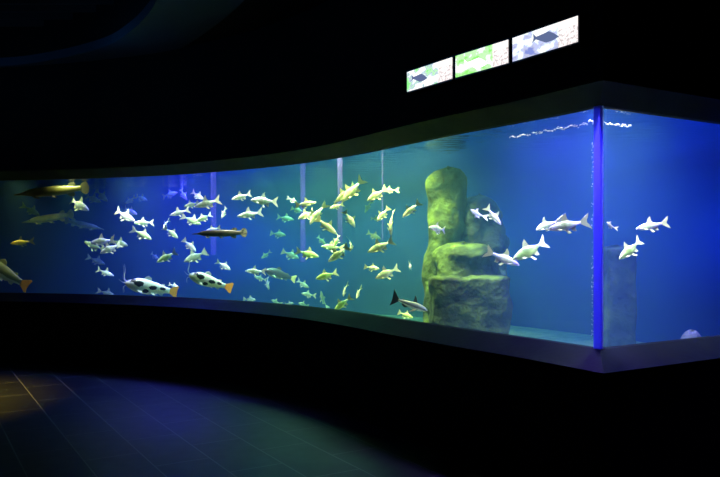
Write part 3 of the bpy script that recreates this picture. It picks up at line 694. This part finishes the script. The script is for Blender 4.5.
# ------------------------------------------------------------------ information screens above the tank
def screen_mat(name, seed, left, right, blob):
    m = bpy.data.materials.new(name); m.use_nodes = True; nt = m.node_tree; nt.nodes.clear()
    out = N(m, 'ShaderNodeOutputMaterial'); em = N(m, 'ShaderNodeEmission'); L(m, em.outputs[0], out.inputs[0]); em.inputs[1].default_value = 1.25
    tc = N(m, 'ShaderNodeTexCoord'); mp = N(m, 'ShaderNodeMapping'); mp.inputs['Location'].default_value = (seed, seed * 2, 0); mp.inputs['Scale'].default_value = (1, 1, 1.6)
    L(m, tc.outputs['Object'], mp.inputs[0])
    nz = N(m, 'ShaderNodeTexNoise'); nz.inputs['Scale'].default_value = 5.0; nz.inputs['Detail'].default_value = 2; L(m, mp.outputs[0], nz.inputs['Vector'])
    cr = N(m, 'ShaderNodeValToRGB'); e = cr.color_ramp.elements; e[0].position = .37; e[0].color = (*left, 1); e[1].position = .58; e[1].color = (1, 1, 1, 1)
    x = e.new(.44); x.color = (*[.5 * q + .4 for q in left], 1); x = e.new(.475); x.color = (*blob, 1); x = e.new(.52); x.color = (.85, 1, .95, 1)
    L(m, nz.outputs['Fac'], cr.inputs[0]); nz.inputs['Scale'].default_value = 9; nz.inputs['Detail'].default_value = 4
    # pale text panel on the right third
    n2 = N(m, 'ShaderNodeTexNoise'); n2.inputs['Scale'].default_value = 55; n2.inputs['Detail'].default_value = 3; L(m, tc.outputs['Object'], n2.inputs['Vector'])
    c2 = N(m, 'ShaderNodeValToRGB'); c2.color_ramp.elements[0].position = .40; c2.color_ramp.elements[0].color = (.55, .5, .5, 1); c2.color_ramp.elements[1].position = .50; c2.color_ramp.elements[1].color = (.95, .86, .86, 1); L(m, n2.outputs['Fac'], c2.inputs[0])
    sp = N(m, 'ShaderNodeSeparateXYZ'); L(m, tc.outputs['Object'], sp.inputs[0])
    gt = N(m, 'ShaderNodeMath', operation='GREATER_THAN'); L(m, sp.outputs[0], gt.inputs[0]); gt.inputs[1].default_value = right
    gz = N(m, 'ShaderNodeMath', operation='GREATER_THAN'); L(m, sp.outputs[2], gz.inputs[0]); gz.inputs[1].default_value = .030
    mxa = N(m, 'ShaderNodeMix', data_type='RGBA'); L(m, gz.outputs[0], mxa.inputs[0]); L(m, c2.outputs[0], mxa.inputs[6]); mxa.inputs[7].default_value = (1, .93, .88, 1)
    mx = N(m, 'ShaderNodeMix', data_type='RGBA'); L(m, gt.outputs[0], mx.inputs[0]); L(m, cr.outputs[0], mx.inputs[6]); L(m, mxa.outputs[2], mx.inputs[7])
    L(m, mx.outputs[2], em.inputs[0]); return m
M['scr1'] = screen_mat('display_green_fish', 1.7, (.25, .85, .25), .12, (.35, .45, .6))
M['scr2'] = screen_mat('display_white_fish', 4.2, (.25, .85, .15), .12, (.45, .95, .35))
M['scr3'] = screen_mat('display_blue_fish', 8.6, (.20, .25, .60), .13, (.45, .50, .85))
M['picA'] = mat('picture_grey', (.02, .02, .02), .6, emit=(.12, .16, .32), estr=1.0)
M['picB'] = mat('picture_white', (.02, .02, .02), .6, emit=(1, 1, 1), estr=1.5)
def screen(label, pxa, pxb, m, ptype, fish):
    # place on the wall above the tank between two photo columns
    pa = Vector(((pxa - CX) / F, 1)); pb = Vector(((pxb - CX) / F, 1))
    path = offset(FULL, -.249)
    def hit(k):
        for i in range(len(path) - 1):
            fa, fb = path[i].x - k * path[i].y, path[i + 1].x - k * path[i + 1].y
            if fa * fb <= 0:
                t = fa / (fa - fb); return path[i].lerp(path[i + 1], t)
    A, B = hit(pa.x), hit(pb.x)
    mid = (A + B) / 2; d = (B - A); wdt = d.length; ang = math.atan2(d.y, d.x)
    e = thing('information_screen', label, 'screen', (mid.x - .034 * math.sin(ang), mid.y + .034 * math.cos(ang), SZ), 'lit information screens above the aquarium'); e.rotation_euler = (0, 0, ang)
    hw, hh = wdt / 2, SH / 2
    bm = box_bm(-hw - .012, hw + .012, -.03, .012, -hh - .012, hh + .012)
    obj('housing', bm, M['black'], e)
    f = obj('display', box_bm(-hw, hw, -.034, -.0305, -hh, hh), m, e); f['label'] = ptype
    sx, sz, sc_, pm = fish
    pf = obj('picture_fish', fin([(-.5, .16), (-.36, .05), (-.1, .13), (.1, .20), (.3, .12), (.5, 0), (.3, -.11), (.05, -.17), (-.2, -.09), (-.36, -.04), (-.5, -.15), (-.42, 0)], .02), pm, f)
    pf.location = (sx, -.0355, sz); pf.scale = (sc_, .1, sc_ * .8); pf.rotation_euler = (0, .18, 0)
    return e
SZ, SH = 2.926, .160
screen('leftmost of the three lit screens, green picture with a dark slender fish', 407, 452, M['scr1'], 'glowing green and white fish picture with text', (-.12, .0, .22, M['picA']))
screen('middle lit screen, green and white picture above the aquarium', 455.5, 508, M['scr2'], 'glowing green and white picture with text', (-.05, -.02, .26, M['picB']))
screen('rightmost and largest-looking lit screen with a blue and white picture', 512.5, 577.5, M['scr3'], 'glowing blue and white picture with text', (.02, .01, .24, M['picA']))
